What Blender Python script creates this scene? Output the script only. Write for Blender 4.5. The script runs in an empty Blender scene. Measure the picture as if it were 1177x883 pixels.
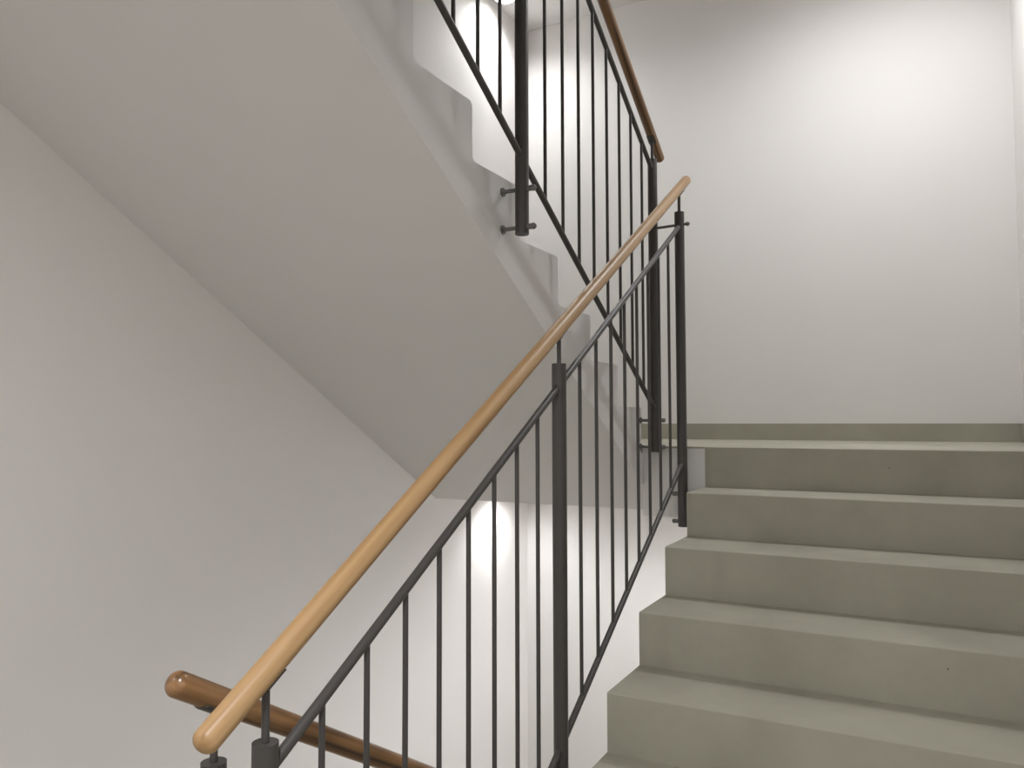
import bpy, bmesh, math, random
from mathutils import Vector, Matrix
random.seed(4)
S = bpy.context.scene
COL = S.collection

# ------------------------------------------------------------------ measures
G_, H_ = 0.2869, 0.17              # going, rise
M_ = H_ / G_                       # pitch of the flights
XL, XR = -1.515, 1.253             # side walls
YB, YF = 1.300, -4.35              # back wall, wall behind the camera
EYE = 0.2748                       # width of the stair well between the flights
T_ = 0.304                         # landing thickness
WA = 0.163                         # waist of a flight, measured plumb
YU = -0.0161                       # first riser of the rising left flight
XRAIL_R, XRAIL_L = -0.0837, -0.2081

# ------------------------------------------------------------------ materials
def new_mat(name):
    m = bpy.data.materials.new(name); m.use_nodes = True
    nt = m.node_tree; b = nt.nodes['Principled BSDF']
    return m, nt, b

def plaster(name, col, scale=60, bump=0.05):
    m, nt, b = new_mat(name)
    N, L = nt.nodes.new, nt.links.new
    tc = N('ShaderNodeTexCoord')
    n1 = N('ShaderNodeTexNoise'); n1.inputs['Scale'].default_value = 1.7; n1.inputs['Detail'].default_value = 4
    n2 = N('ShaderNodeTexNoise'); n2.inputs['Scale'].default_value = scale; n2.inputs['Detail'].default_value = 6
    L(tc.outputs['Object'], n1.inputs['Vector']); L(tc.outputs['Object'], n2.inputs['Vector'])
    r = N('ShaderNodeValToRGB')
    r.color_ramp.elements[0].position = 0.3; r.color_ramp.elements[1].position = 0.7
    r.color_ramp.elements[0].color = (*[c * 0.975 for c in col], 1); r.color_ramp.elements[1].color = (*col, 1)
    L(n1.outputs['Fac'], r.inputs['Fac']); L(r.outputs['Color'], b.inputs['Base Color'])
    bp = N('ShaderNodeBump'); bp.inputs['Strength'].default_value = bump; bp.inputs['Distance'].default_value = 0.004
    L(n2.outputs['Fac'], bp.inputs['Height']); L(bp.outputs['Normal'], b.inputs['Normal'])
    b.inputs['Roughness'].default_value = 0.85
    b.inputs['Specular IOR Level'].default_value = 0.25
    return m

def concrete(name, dark, light):
    m, nt, b = new_mat(name)
    N, L = nt.nodes.new, nt.links.new
    tc = N('ShaderNodeTexCoord')
    n1 = N('ShaderNodeTexNoise'); n1.inputs['Scale'].default_value = 3.2; n1.inputs['Detail'].default_value = 7; n1.inputs['Roughness'].default_value = 0.6
    L(tc.outputs['Object'], n1.inputs['Vector'])
    r = N('ShaderNodeValToRGB')
    r.color_ramp.elements[0].position = 0.32; r.color_ramp.elements[1].position = 0.68
    r.color_ramp.elements[0].color = (*dark, 1); r.color_ramp.elements[1].color = (*light, 1)
    L(n1.outputs['Fac'], r.inputs['Fac'])
    # sparse air pores
    v = N('ShaderNodeTexVoronoi'); v.inputs['Scale'].default_value = 11; v.inputs['Randomness'].default_value = 1
    L(tc.outputs['Object'], v.inputs['Vector'])
    lt = N('ShaderNodeMath'); lt.operation = 'LESS_THAN'; lt.inputs[1].default_value = 0.028
    L(v.outputs['Distance'], lt.inputs[0])
    sep = N('ShaderNodeSeparateColor'); L(v.outputs['Color'], sep.inputs[0])
    gt = N('ShaderNodeMath'); gt.operation = 'GREATER_THAN'; gt.inputs[1].default_value = 0.6
    L(sep.outputs[0], gt.inputs[0])
    mu = N('ShaderNodeMath'); mu.operation = 'MULTIPLY'; L(lt.outputs[0], mu.inputs[0]); L(gt.outputs[0], mu.inputs[1])
    mx = N('ShaderNodeMix'); mx.data_type = 'RGBA'
    L(mu.outputs[0], mx.inputs['Factor']); L(r.outputs['Color'], mx.inputs['A'])
    mx.inputs['B'].default_value = (dark[0] * .35, dark[1] * .35, dark[2] * .35, 1)
    L(mx.outputs['Result'], b.inputs['Base Color'])
    n2 = N('ShaderNodeTexNoise'); n2.inputs['Scale'].default_value = 90; n2.inputs['Detail'].default_value = 5
    L(tc.outputs['Object'], n2.inputs['Vector'])
    bp = N('ShaderNodeBump'); bp.inputs['Strength'].default_value = 0.12; bp.inputs['Distance'].default_value = 0.003
    L(n2.outputs['Fac'], bp.inputs['Height']); L(bp.outputs['Normal'], b.inputs['Normal'])
    b.inputs['Roughness'].default_value = 0.72
    b.inputs['Specular IOR Level'].default_value = 0.3
    return m

def wood(name, dark, mid, light, rough=0.48, knots=True):
    # grain runs along local X of the part
    m, nt, b = new_mat(name)
    N, L = nt.nodes.new, nt.links.new
    tc = N('ShaderNodeTexCoord')
    mp = N('ShaderNodeMapping'); mp.inputs['Scale'].default_value = (1.3, 42, 42)
    L(tc.outputs['Object'], mp.inputs['Vector'])
    n1 = N('ShaderNodeTexNoise'); n1.inputs['Scale'].default_value = 1.0; n1.inputs['Detail'].default_value = 5; n1.inputs['Distortion'].default_value = 0.6
    L(mp.outputs['Vector'], n1.inputs['Vector'])
    r = N('ShaderNodeValToRGB')
    e = r.color_ramp.elements
    e[0].position = 0.34; e[0].color = (*dark, 1)
    e[1].position = 0.75; e[1].color = (*light, 1)
    c = e.new(0.48); c.color = (*mid, 1)
    L(n1.outputs['Fac'], r.inputs['Fac'])
    out = r.outputs['Color']
    if knots:
        mp2 = N('ShaderNodeMapping'); mp2.inputs['Scale'].default_value = (3.1, 9, 9)
        L(tc.outputs['Object'], mp2.inputs['Vector'])
        v = N('ShaderNodeTexVoronoi'); v.inputs['Scale'].default_value = 1.0
        L(mp2.outputs['Vector'], v.inputs['Vector'])
        kr = N('ShaderNodeValToRGB'); kr.color_ramp.elements[0].position = 0.03; kr.color_ramp.elements[1].position = 0.11
        kr.color_ramp.elements[0].color = (1, 1, 1, 1); kr.color_ramp.elements[1].color = (0, 0, 0, 1)
        L(v.outputs['Distance'], kr.inputs['Fac'])
        mx = N('ShaderNodeMix'); mx.data_type = 'RGBA'
        L(kr.outputs['Color'], mx.inputs['Factor']); L(out, mx.inputs['A'])
        mx.inputs['B'].default_value = (dark[0] * .45, dark[1] * .4, dark[2] * .35, 1)
        out = mx.outputs['Result']
    L(out, b.inputs['Base Color'])
    b.inputs['Roughness'].default_value = rough
    b.inputs['Coat Weight'].default_value = 0.15
    b.inputs['Coat Roughness'].default_value = 0.3
    return m

def metal_paint(name, col, rough=0.42):
    m, nt, b = new_mat(name)
    N, L = nt.nodes.new, nt.links.new
    tc = N('ShaderNodeTexCoord')
    n = N('ShaderNodeTexNoise'); n.inputs['Scale'].default_value = 260; n.inputs['Detail'].default_value = 3
    L(tc.outputs['Object'], n.inputs['Vector'])
    bp = N('ShaderNodeBump'); bp.inputs['Strength'].default_value = 0.08; bp.inputs['Distance'].default_value = 0.001
    L(n.outputs['Fac'], bp.inputs['Height']); L(bp.outputs['Normal'], b.inputs['Normal'])
    b.inputs['Base Color'].default_value = (*col, 1)
    b.inputs['Roughness'].default_value = rough
    b.inputs['Metallic'].default_value = 0.0
    return m

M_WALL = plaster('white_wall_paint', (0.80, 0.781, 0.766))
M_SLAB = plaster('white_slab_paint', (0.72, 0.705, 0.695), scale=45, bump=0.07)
M_CONC = concrete('stair_concrete', (0.335, 0.322, 0.262), (0.40, 0.386, 0.318))
M_WOOD = wood('light_rail_wood', (0.30, 0.165, 0.065), (0.40, 0.24, 0.108), (0.47, 0.305, 0.152))
M_WOOD2 = wood('brown_rail_wood', (0.05, 0.024, 0.010), (0.21, 0.105, 0.042), (0.34, 0.185, 0.082), rough=0.28, knots=False)
M_METAL = metal_paint('dark_grey_metal', (0.056, 0.051, 0.049))
M_STEEL = metal_paint('bolt_metal', (0.16, 0.155, 0.15), 0.35)
M_HOUSE, _nt, _b = new_mat('lamp_housing_white'); _b.inputs['Base Color'].default_value = (.8, .8, .8, 1); _b.inputs['Roughness'].default_value = .4
M_GLOW, _nt, _b = new_mat('lamp_diffuser_glow')
_b.inputs['Base Color'].default_value = (.9, .9, .9, 1)
_b.inputs['Emission Color'].default_value = (1, .99, .95, 1); _b.inputs['Emission Strength'].default_value = 14

# ------------------------------------------------------------------ helpers
def link_mesh(name, bm, mat, parent=None, smooth=False, loc=None, rot=None):
    me = bpy.data.meshes.new(name)
    bmesh.ops.recalc_face_normals(bm, faces=bm.faces)
    bm.to_mesh(me); bm.free()
    for mt in (mat if isinstance(mat, (list, tuple)) else [mat]): me.materials.append(mt)
    if smooth:
        for p in me.polygons: p.use_smooth = True
    o = bpy.data.objects.new(name, me); COL.objects.link(o)
    if parent: o.parent = parent
    if loc is not None: o.location = loc
    if rot is not None: o.rotation_euler = rot
    return o

def bevel(bm, w, seg=2, ang=0.5):
    es = [e for e in bm.edges if len(e.link_faces) == 2 and e.calc_face_angle(0) > ang]
    bmesh.ops.bevel(bm, geom=es, offset=w, segments=seg, profile=0.5, affect='EDGES')

def box_bm(x0, x1, y0, y1, z0, z1, bm=None):
    bm = bm or bmesh.new()
    vs = [bm.verts.new((x, y, z)) for x in (x0, x1) for y in (y0, y1) for z in (z0, z1)]
    for f in ((0, 1, 3, 2), (4, 6, 7, 5), (0, 4, 5, 1), (2, 3, 7, 6), (0, 2, 6, 4), (1, 5, 7, 3)):
        bm.faces.new([vs[i] for i in f])
    return bm

def prism_bm(poly, x0, x1, bm=None):
    """(y, z) outline extruded from x0 to x1"""
    bm = bm or bmesh.new()
    a = [bm.verts.new((x0, y, z)) for y, z in poly]
    b = [bm.verts.new((x1, y, z)) for y, z in poly]
    n = len(poly)
    bm.faces.new(a); bm.faces.new(list(reversed(b)))
    for i in range(n):
        j = (i + 1) % n
        bm.faces.new((a[i], b[i], b[j], a[j]))
    return bm

def round_poly(pts, radii, seg=5):
    out = []
    n = len(pts)
    for i, (p, r) in enumerate(zip(pts, radii)):
        if r <= 0:
            out.append(p); continue
        p = Vector(p); a = Vector(pts[i - 1]); b = Vector(pts[(i + 1) % n])
        u = (a - p).normalized(); v = (b - p).normalized()
        for k in range(seg + 1):
            t = k / seg
            q = (p + u * r) * (1 - t) ** 2 + p * 2 * t * (1 - t) + (p + v * r) * t ** 2
            out.append((q.x, q.y))
    return out

def rod_bm(p, q, r, seg=20, cap=0.0, bm=None, capseg=1):
    """round bar from p to q; cap > 0 rounds both ends off over that length"""
    bm = bm or bmesh.new()
    p, q = Vector(p), Vector(q)
    d = (q - p); L = d.length; d.normalize()
    ref = Vector((1, 0, 0)) if abs(d.x) < .9 else Vector((0, 0, 1))
    u = d.cross(ref).normalized(); v = d.cross(u)
    prof = []
    if cap > 0:
        for k in range(capseg + 1):
            a = k / capseg * math.pi / 2
            prof.append((cap * (1 - math.sin(a)), r * math.cos(a)))
        prof = [(s, max(w, r * .02)) for s, w in prof]
        prof = list(reversed(prof))           # from the tip outwards
        prof = [(cap * (1 - math.cos(k / capseg * math.pi / 2)), r * max(.03, math.sin(k / capseg * math.pi / 2))) for k in range(capseg + 1)]
    else:
        prof = [(0, r)]
    prof = prof + [(L - s, w) for s, w in reversed(prof)]
    rings = []
    for s, w in prof:
        c = p + d * s
        rings.append([bm.verts.new(c + (u * math.cos(2 * math.pi * k / seg) + v * math.sin(2 * math.pi * k / seg)) * w) for k in range(seg)])
    for a, b in zip(rings, rings[1:]):
        for k in range(seg):
            bm.faces.new((a[k], a[(k + 1) % seg], b[(k + 1) % seg], b[k]))
    bm.faces.new(rings[0]); bm.faces.new(list(reversed(rings[-1])))
    return bm

def smooth_obj(o, angle=35):
    me = o.data
    for p in me.polygons: p.use_smooth = True
    bm = bmesh.new(); bm.from_mesh(me)
    for e in bm.edges:
        e.smooth = not (len(e.link_faces) == 2 and e.calc_face_angle(0) > math.radians(angle))
    bm.to_mesh(me); bm.free()
    return o

def empty(name, label, cat, loc, group=None):
    o = bpy.data.objects.new(name, None); COL.objects.link(o)
    o.location = loc; o['label'] = label; o['category'] = cat
    o.empty_display_size = .1
    if group: o['group'] = group
    return o

def struct(name, bm, mat):
    o = link_mesh(name, bm, mat); o['kind'] = 'structure'
    return o

def shift(bm, v):
    bmesh.ops.translate(bm, verts=bm.verts, vec=v); return bm

# ------------------------------------------------------------------ the room shell
ZLO, ZHI = -3.06, 4.28
W = 0.2
struct('wall_left', box_bm(XL - W, XL, YF - W, YB + W, ZLO - .3, ZHI + .2), M_WALL)
struct('wall_right', box_bm(XR, XR + W, YF - W, YB + W, ZLO - .3, ZHI + .2), M_WALL)
struct('wall_back', box_bm(XL, XR, YB, YB + W, ZLO - .3, ZHI + .2), M_WALL)
struct('wall_front', box_bm(XL, XR, YF - W, YF, ZLO - .3, ZHI + .2), M_WALL)
struct('floor', box_bm(XL, XR, YF, YB, ZLO - .3, ZLO), M_CONC)
struct('ceiling', box_bm(XL, XR, YF, YB, ZHI, ZHI + .2), M_WALL)

def landing(name, y_well, y_far, y_left, y_right, ys_left, ys_right, ztop):
    """slab between the side walls; y_well is its free edge at the stair well, y_left / y_right where it
    takes over from the flights underneath, ys_* where the concrete topping begins beside them"""
    st = 0.008
    def plan(yl, yr, z0, z1, e):
        pts = [(XL + e, yl), (-EYE, yl), (-EYE, y_well), (0, y_well), (0, yr), (XR - e, yr), (XR - e, y_far), (XL + e, y_far)]
        out = []
        for p in pts:
            if not out or (abs(p[0] - out[-1][0]) + abs(p[1] - out[-1][1])) > 1e-6: out.append(p)
        bm = bmesh.new()
        lo = [bm.verts.new((x, y, z0)) for x, y in out]; hi = [bm.verts.new((x, y, z1)) for x, y in out]
        bm.faces.new(lo); bm.faces.new(list(reversed(hi)))
        for i in range(len(out)):
            j = (i + 1) % len(out); bm.faces.new((lo[i], hi[i], hi[j], lo[j]))
        return bm
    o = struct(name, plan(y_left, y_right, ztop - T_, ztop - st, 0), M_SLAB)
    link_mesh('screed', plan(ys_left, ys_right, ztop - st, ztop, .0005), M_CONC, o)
    return o
landing('floor_landing', 0.0, YB, YU + .2385, .30, YU + .031, .241, 0.0)
landing('floor_landing_above', 0.0, YB, 0.0, .30, 0.0, .241, 3.05)
yt = YU - 8 * G_
landing('floor_storey', -8 * G_ - .02, YF, yt - .30, -8 * G_ - .2385, yt - .241, -8 * G_ - .031, -9 * H_)
landing('floor_storey_above', -8 * G_ - .02, YF, yt - .30, -8 * G_ - .2385, yt - .241, -8 * G_ - .031, 9 * H_)

def skirting(name, x0, x1, y0, y1, z):
    bm = box_bm(x0, x1, y0, y1, z, z + 0.093); bevel(bm, .002, 1)
    o = link_mesh(name, bm, M_CONC); o['kind'] = 'structure'; return o
skirting('baseboard_back', XL + .014, XR - .014, YB - .013, YB - .0005, 0.0)
skirting('baseboard_right', XR - .013, XR - .0005, 0.0, YB - .0005, 0.0)
skirting('baseboard_left', XL + .0005, XL + .013, 0.02, YB - .0005, 0.0)

# ------------------------------------------------------------------ flights
CAP = 0.03   # thickness of the concrete step facing
def flight(label, x0, x1, y_first, z_top, direction, paint_side, group='concrete stair flights', rnd=.006):
    """Nine risers. direction +1 rises with +Y and ends on z_top at y_first,
    direction -1 rises toward -Y starting from the landing z_top - 9h at y_first."""
    n = 9
    root = empty('stair_flight', label, 'stairs', ((x0 + x1) / 2, y_first, z_top - 9 * H_), group)
    base = Vector(root.location)
    if direction > 0:      # top nosing at y_first
        nos = [(y_first - k * G_, z_top - k * H_) for k in range(n)]          # nosing k, riser below it
        back = [(y + G_ if k else y, z) for k, (y, z) in enumerate(nos)]
        s = 1
    else:
        nos = [(y_first - (n - 1 - k) * G_, z_top - k * H_) for k in range(n)]
        s = -1
    # s: sign of the going from a nosing into the depth of its own tread
    inner0, inner1 = (x0, x1)
    side = 0.012
    if paint_side == 'right': sx0, sx1 = x0, x1 - side
    elif paint_side == 'left': sx0, sx1 = x0 + side, x1
    else: sx0, sx1 = x0, x1
    # body: sawtooth underneath the facings + sloping soffit
    def outline(off, rn, rr):
        pts, rad = [], []
        for k in range(n - 1, -1, -1):         # from the bottom up
            y, z = nos[k]
            pts.append((y + s * off, z - H_ - (0 if k == n - 1 else off))); rad.append(0 if k == n - 1 else rr)
            pts.append((y + s * off, z - off)); rad.append(rn)
        yt, zt = nos[0]
        pts.append((yt + s * .30, zt - off)); rad.append(0)
        # soffit, parallel to the pitch
        yb_, zb_ = nos[n - 1][0], nos[n - 1][1] - H_
        def sof(y): return zb_ - WA + M_ * s * (y - yb_)
        pts.append((yt + s * .30, zt - T_)); rad.append(0)
        yk = yb_ + s * ((zt - T_) - (zb_ - WA)) / M_
        pts.append((yk, zt - T_)); rad.append(0)
        pts.append((yb_ - s * .2385, zb_ - T_)); rad.append(0)
        pts.append((yb_ - s * .2385, zb_ - CAP)); rad.append(0)
        pts.append((yb_ + s * off, zb_ - CAP)); rad.append(0)
        return round_poly(pts, rad)
    # painted concrete body (carries the facings)
    body = prism_bm(outline(CAP, 0, 0), sx0, sx1)
    cheek = None
    if paint_side:
        if paint_side == 'right': cx0, cx1 = x1 - side, x1
        else: cx0, cx1 = x0, x0 + side
        prism_bm(outline(0.0, .016, .024), cx0, cx1, body)
    shift(body, -base)
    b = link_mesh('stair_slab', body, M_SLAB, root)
    # concrete steps: one riser and one tread each
    for k in range(n):
        y, z = nos[k]
        if k == 0: 
            d = .012
        else:
            d = G_ + CAP
        pts = [(y, z - H_ + (0 if k < n - 1 else 0)), (y, z), (y + s * (d - CAP if k else d), z)]
        if k: pts = [(y, z - H_), (y, z), (y + s * G_, z), (y + s * G_, z - CAP), (y + s * CAP, z - CAP), (y + s * CAP, z - H_)]
        else: pts = [(y, z - H_), (y, z), (y + s * .24, z), (y + s * .24, z - CAP), (y + s * CAP, z - CAP), (y + s * CAP, z - H_)]
        poly = round_poly(pts, [0, rnd, 0, 0, 0, 0], 3)
        bm = prism_bm(poly, sx0 + .0005, sx1 + (0 if paint_side == 'right' else .0) - .0005)
        shift(bm, -base)
        st = link_mesh('step', bm, M_CONC, root)
        smooth_obj(st, 30)
    return root

# the flight straight ahead: its concrete runs out to the free edge
flight('grey concrete flight on the right climbing away to the landing under the white back wall',
       0.0, XR - .001, 0.0, 0.0, 1, None)
flight('white-sided flight at upper left climbing toward the viewer, stepped edge and smooth underside showing',
       XL + .001, -EYE, YU, 9 * H_, -1, 'right')
flight('flight hidden below the brown handrail at the lower left',
       XL + .001, -EYE, YU, -9 * H_, -1, 'right')
# the next flight up, over the viewer: only its underside matters to the room
def slope_slab():
    z0 = 9 * H_; y0 = -8 * G_
    poly = [(y0 - .2385, z0 - T_), (.30, 3.05 - T_), (.30, 3.05), (0, 3.05), (y0, z0 + .03), (y0 - .2385, z0)]
    poly = [(y0 - .2385, z0 - T_), (y0 - .2385 + (3.05 - z0) / M_, 3.05 - T_), (.30, 3.05 - T_), (.30, 3.045), (0, 3.045), (y0, z0 + .02), (y0 - .2385, z0 - .03)]
    return prism_bm(poly, 0.0, XR)
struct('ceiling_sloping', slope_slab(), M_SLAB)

# ------------------------------------------------------------------ railings
PR, BR, RR, HR = 0.0208, 0.0058, 0.0100, 0.0212   # radii: post, baluster, bar, handrail
def railing(label, X, hz, tz, bz, sgn, posts, balusters, hr_ends, wood_mat, standoff_to, z_ref, skip_posts=()):
    """hz/tz/bz: height of handrail, top bar, bottom bar at Y = 0; slope sgn*M_;
    posts: list of (Y, z_bottom, z_top)"""
    root = empty('stair_railing', label, 'railing', (X, posts[0][0], posts[0][1]))
    base = Vector(root.location)
    zz = lambda off, y: off + sgn * M_ * y
    # wooden handrail, built along its own axis so that the grain follows it
    a = Vector((X, hr_ends[0], zz(hz, hr_ends[0]))); b = Vector((X, hr_ends[1], zz(hz, hr_ends[1])))
    L = (b - a).length
    bm = rod_bm((0, 0, 0), (L, 0, 0), HR, 32, cap=HR * .8, capseg=6)
    h = link_mesh('handrail', bm, wood_mat, root)
    d = (b - a).normalized()
    h.location = a - base
    h.rotation_euler = d.to_track_quat('X', 'Z').to_euler()
    smooth_obj(h, 60)
    ys = [p[0] for p in posts]
    ylo, yhi = min(ys), max(ys)
    for nm, off in (('top_bar', tz), ('bottom_bar', bz)):
        srt = sorted(ys)
        for y0, y1 in zip(srt, srt[1:]):
            bm = rod_bm((X, y0, zz(off, y0)), (X, y1, zz(off, y1)), RR, 18)
            smooth_obj(link_mesh(nm, shift(bm, -base), M_METAL, root))
    for y in balusters:
        bm = rod_bm((X, y, zz(bz, y)), (X, y, zz(tz, y)), BR, 14)
        smooth_obj(link_mesh('baluster', shift(bm, -base), M_METAL, root))
    for i, (y, zb, zt) in enumerate(posts):
        bm = rod_bm((X, y, zb), (X, y, zt), PR, 32)
        es = [e for e in bm.edges if len(e.link_faces) == 2 and e.calc_face_angle(0) > .8]
        bmesh.ops.bevel(bm, geom=es, offset=.0016, segments=2, profile=.5, affect='EDGES')
        post = smooth_obj(link_mesh('post', shift(bm, -base), M_METAL, root), 50)
        # pin and saddle that carry the handrail
        hzc = zz(hz, y)
        bm = rod_bm((X, y, zt - .004), (X, y, hzc - HR * .6), .0065, 14)
        smooth_obj(link_mesh('handrail_pin', shift(bm, -base), M_METAL, post))
        bm = bmesh.new()
        dy = .024
        c0 = Vector((X, y, hzc)); ax = Vector((0, 1, sgn * M_)).normalized(); nn = Vector((0, -sgn * M_, 1)).normalized(); xx = Vector((1, 0, 0))
        rows = []
        for t in (-dy, -dy * .9, dy * .9, dy):
            w = .62 if abs(t) > dy * .95 else .8
            ring = []
            for r_ in (HR + .003, HR - .002):
                for ang in ((-w, -.4, 0, .4, w) if r_ > HR else (w, .4, 0, -.4, -w)):
                    ring.append(bm.verts.new(c0 + ax * t - nn * r_ * math.cos(ang) + xx * r_ * math.sin(ang)))
            rows.append(ring)
        for r0, r1 in zip(rows, rows[1:]):
            for k in range(10): bm.faces.new((r0[k], r0[(k + 1) % 10], r1[(k + 1) % 10], r1[k]))
        bm.faces.new(rows[0]); bm.faces.new(list(reversed(rows[-1])))
        smooth_obj(link_mesh('saddle', shift(bm, -base), M_METAL, post), 40)
        # two standoff bolts through the foot of the post
        out = 1 if standoff_to < X else -1
        for dz in (.022, .137):
            z = zb + dz
            xe = X + out * (PR + .017)
            bm = rod_bm((standoff_to, y, z), (xe, y, z), .0062, 16)
            rod_bm((standoff_to, y, z), (standoff_to + out * .005, y, z), .0135, 20, bm=bm)
            rod_bm((X + out * PR * .8, y, z), (xe, y, z), .0088, 16, bm=bm)
            bmesh.ops.create_uvsphere(bm, u_segments=16, v_segments=10, radius=.0100, matrix=Matrix.Translation((xe, y, z)))
            smooth_obj(link_mesh('standoff_bolt', shift(bm, -base), M_STEEL, post))
    return root

bal_R = [-2.2674, -2.146, -2.025, -1.903, -1.783, -1.664, -1.546, -1.4267] + [-1.137 + i * .1315 for i in range(8)]
r1 = railing('dark railing beside the grey steps, long light wooden handrail rising to the right',
             XRAIL_R, 1.1381, .9753, -.0388, 1,
             [(-2.398, -1.688, -.394), (-1.2860, -1.066, .276), (-.0475, -.336, 1.007)],
             bal_R, (-2.527, .078), M_WOOD, 0.0, 0)
bal_U = [-1.1135 + i * .1345 for i in range(8)]
bal_U2 = [-1.274 - .134 - i * .1235 for i in range(8)]
r2 = railing('dark railing on the white-sided upper flight, its handrail falling to the landing post',
             XRAIL_L, 1.3511, 1.198, .1434, -1,
             [(-.026, -.024, 1.263), (-1.274, .667, 2.008), (-2.405, 1.37, 2.68)],
             bal_U + bal_U2, (-2.53, .097), M_WOOD2, -EYE, 0)
dzb = -.3096 - (1.3511 + M_ * 2.454)
r3 = railing('railing of the flight below, only its darker brown wooden handrail end showing at lower left',
             XRAIL_L, 1.3511 + dzb, 1.198 + dzb, .1434 + dzb, -1,
             [(-.026, -.024 + dzb, 1.263 + dzb), (-1.274, .667 + dzb, 2.008 + dzb), (-2.39, 1.36 + dzb, -.452)],
             bal_U + bal_U2, (-2.478, .097), M_WOOD2, -EYE, 0)
# tie rod between the two neighbouring posts at the landing
bm = rod_bm((XRAIL_L + PR - .001, -.036, .953), (XRAIL_R + .034, -.0475, .953), .0058, 14)
bmesh.ops.create_uvsphere(bm, u_segments=16, v_segments=10, radius=.0095, matrix=Matrix.Translation((XRAIL_R + .036, -.0475, .953)))
t = smooth_obj(link_mesh('tie_rod', shift(bm, (-XRAIL_R, .0475, -.953)), M_STEEL, loc=(XRAIL_R, -.0475, .953)))
t['label'] = 'short thin rod joining the two dark posts near the top end of the light handrail'; t['category'] = 'rod'

# ------------------------------------------------------------------ lamps
LW = 75
def lamp(x, y, z, label, power=1.0, size=150, blend=.75, r=.070):
    root = empty('ceiling_lamp', label, 'ceiling lamp', (x, y, z), 'round ceiling downlights')
    hgt = .045
    bm = bmesh.new(); seg = 40
    prof = [(r - .006, -.001), (r, -.001), (r, -hgt + .004), (r - .003, -hgt), (r - .009, -hgt), (r - .009, -hgt + .012), (0.002, -hgt + .012), (.002, -.001)]
    rings = [[bm.verts.new((w * math.cos(2 * math.pi * k / seg), w * math.sin(2 * math.pi * k / seg), zz)) for k in range(seg)] for w, zz in prof]
    for a, b in zip(rings, rings[1:] + rings[:1]):
        for k in range(seg): bm.faces.new((a[k], a[(k + 1) % seg], b[(k + 1) % seg], b[k]))
    smooth_obj(link_mesh('housing', bm, M_HOUSE, root))
    bm = bmesh.new()
    top = [(.0015, -hgt + .0119), (r - .0095, -hgt + .0119), (r - .0095, -hgt + .004), (r * .5, -hgt - .001), (.0015, -hgt - .002)]
    rings = [[bm.verts.new((w * math.cos(2 * math.pi * k / seg), w * math.sin(2 * math.pi * k / seg), zz)) for k in range(seg)] for w, zz in top]
    for a, b in zip(rings, rings[1:]):
        for k in range(seg): bm.faces.new((a[k], a[(k + 1) % seg], b[(k + 1) % seg], b[k]))
    bm.faces.new(rings[0]); bm.faces.new(rings[-1])
    smooth_obj(link_mesh('diffuser', bm, M_GLOW, root), 50)
    l = bpy.data.lights.new('downlight', 'SPOT'); l.energy = LW * power; l.spot_size = math.radians(size); l.spot_blend = blend
    l.shadow_soft_size = r * .8; l.color = (.985, .993, 1)
    lo = bpy.data.objects.new('downlight', l); COL.objects.link(lo); lo.parent = root; lo.location = (0, 0, -hgt - .006)
    return root
ZC = 3.05 - T_
lamp(-1.395, .79, ZC, 'bright round ceiling lamp over the landing, glowing beside the post at the top edge', 0.92, 162, 1)
lamp(.66, .30, ZC, 'ceiling lamp over the landing near the right wall, above the picture', 1.98, 178, 1, .12)
lamp(-1.38, .82, -T_, 'lamp under the landing washing the lower left wall, hidden behind the slab edge', .28, 165, .8)
lamp(.50, .45, -T_, 'lamp under the landing toward the right, hidden below the steps', 1.77, 179, .5)
zs = 9 * H_ - T_
lamp(-1.0, -3.6, zs, 'ceiling lamp on the storey landing behind the viewer, left one', .42, 179, .4)
lamp(.5, -3.2, zs, 'ceiling lamp on the storey landing behind the viewer, right one', 2.3, 170, 1)

# ------------------------------------------------------------------ world, camera
w = bpy.data.worlds.new('World'); S.world = w; w.use_nodes = True
w.node_tree.nodes['Background'].inputs[0].default_value = (.8, .8, .8, 1)
w.node_tree.nodes['Background'].inputs[1].default_value = 0.0

cam = bpy.data.cameras.new('camera'); co = bpy.data.objects.new('camera', cam); COL.objects.link(co)
f, yaw, pitch, roll = 900.76, .4931, .0468, -.0025
cam.sensor_fit = 'HORIZONTAL'; cam.sensor_width = 36; cam.lens = 36 * f / 1177
cam.clip_start = .02
cy, sy = math.cos(yaw), math.sin(yaw)
f0 = Vector((-sy, cy, 0)); r0 = Vector((cy, sy, 0)); u0 = Vector((0, 0, 1))
fw = f0 * math.cos(pitch) + u0 * math.sin(pitch); up = u0 * math.cos(pitch) - f0 * math.sin(pitch)
r_ = r0 * math.cos(roll) + up * math.sin(roll); up2 = up * math.cos(roll) - r0 * math.sin(roll)
co.matrix_world = Matrix(((r_.x, up2.x, -fw.x, .8594), (r_.y, up2.y, -fw.y, -3.3262), (r_.z, up2.z, -fw.z, .1128), (0, 0, 0, 1)))
S.camera = co

S.view_settings.view_transform = 'Standard'; S.view_settings.look = 'None'
S.view_settings.gamma = 1; S.view_settings.use_curve_mapping = False
S.view_settings.exposure = 0.0
S.cycles.max_bounces = 12; S.cycles.diffuse_bounces = 8
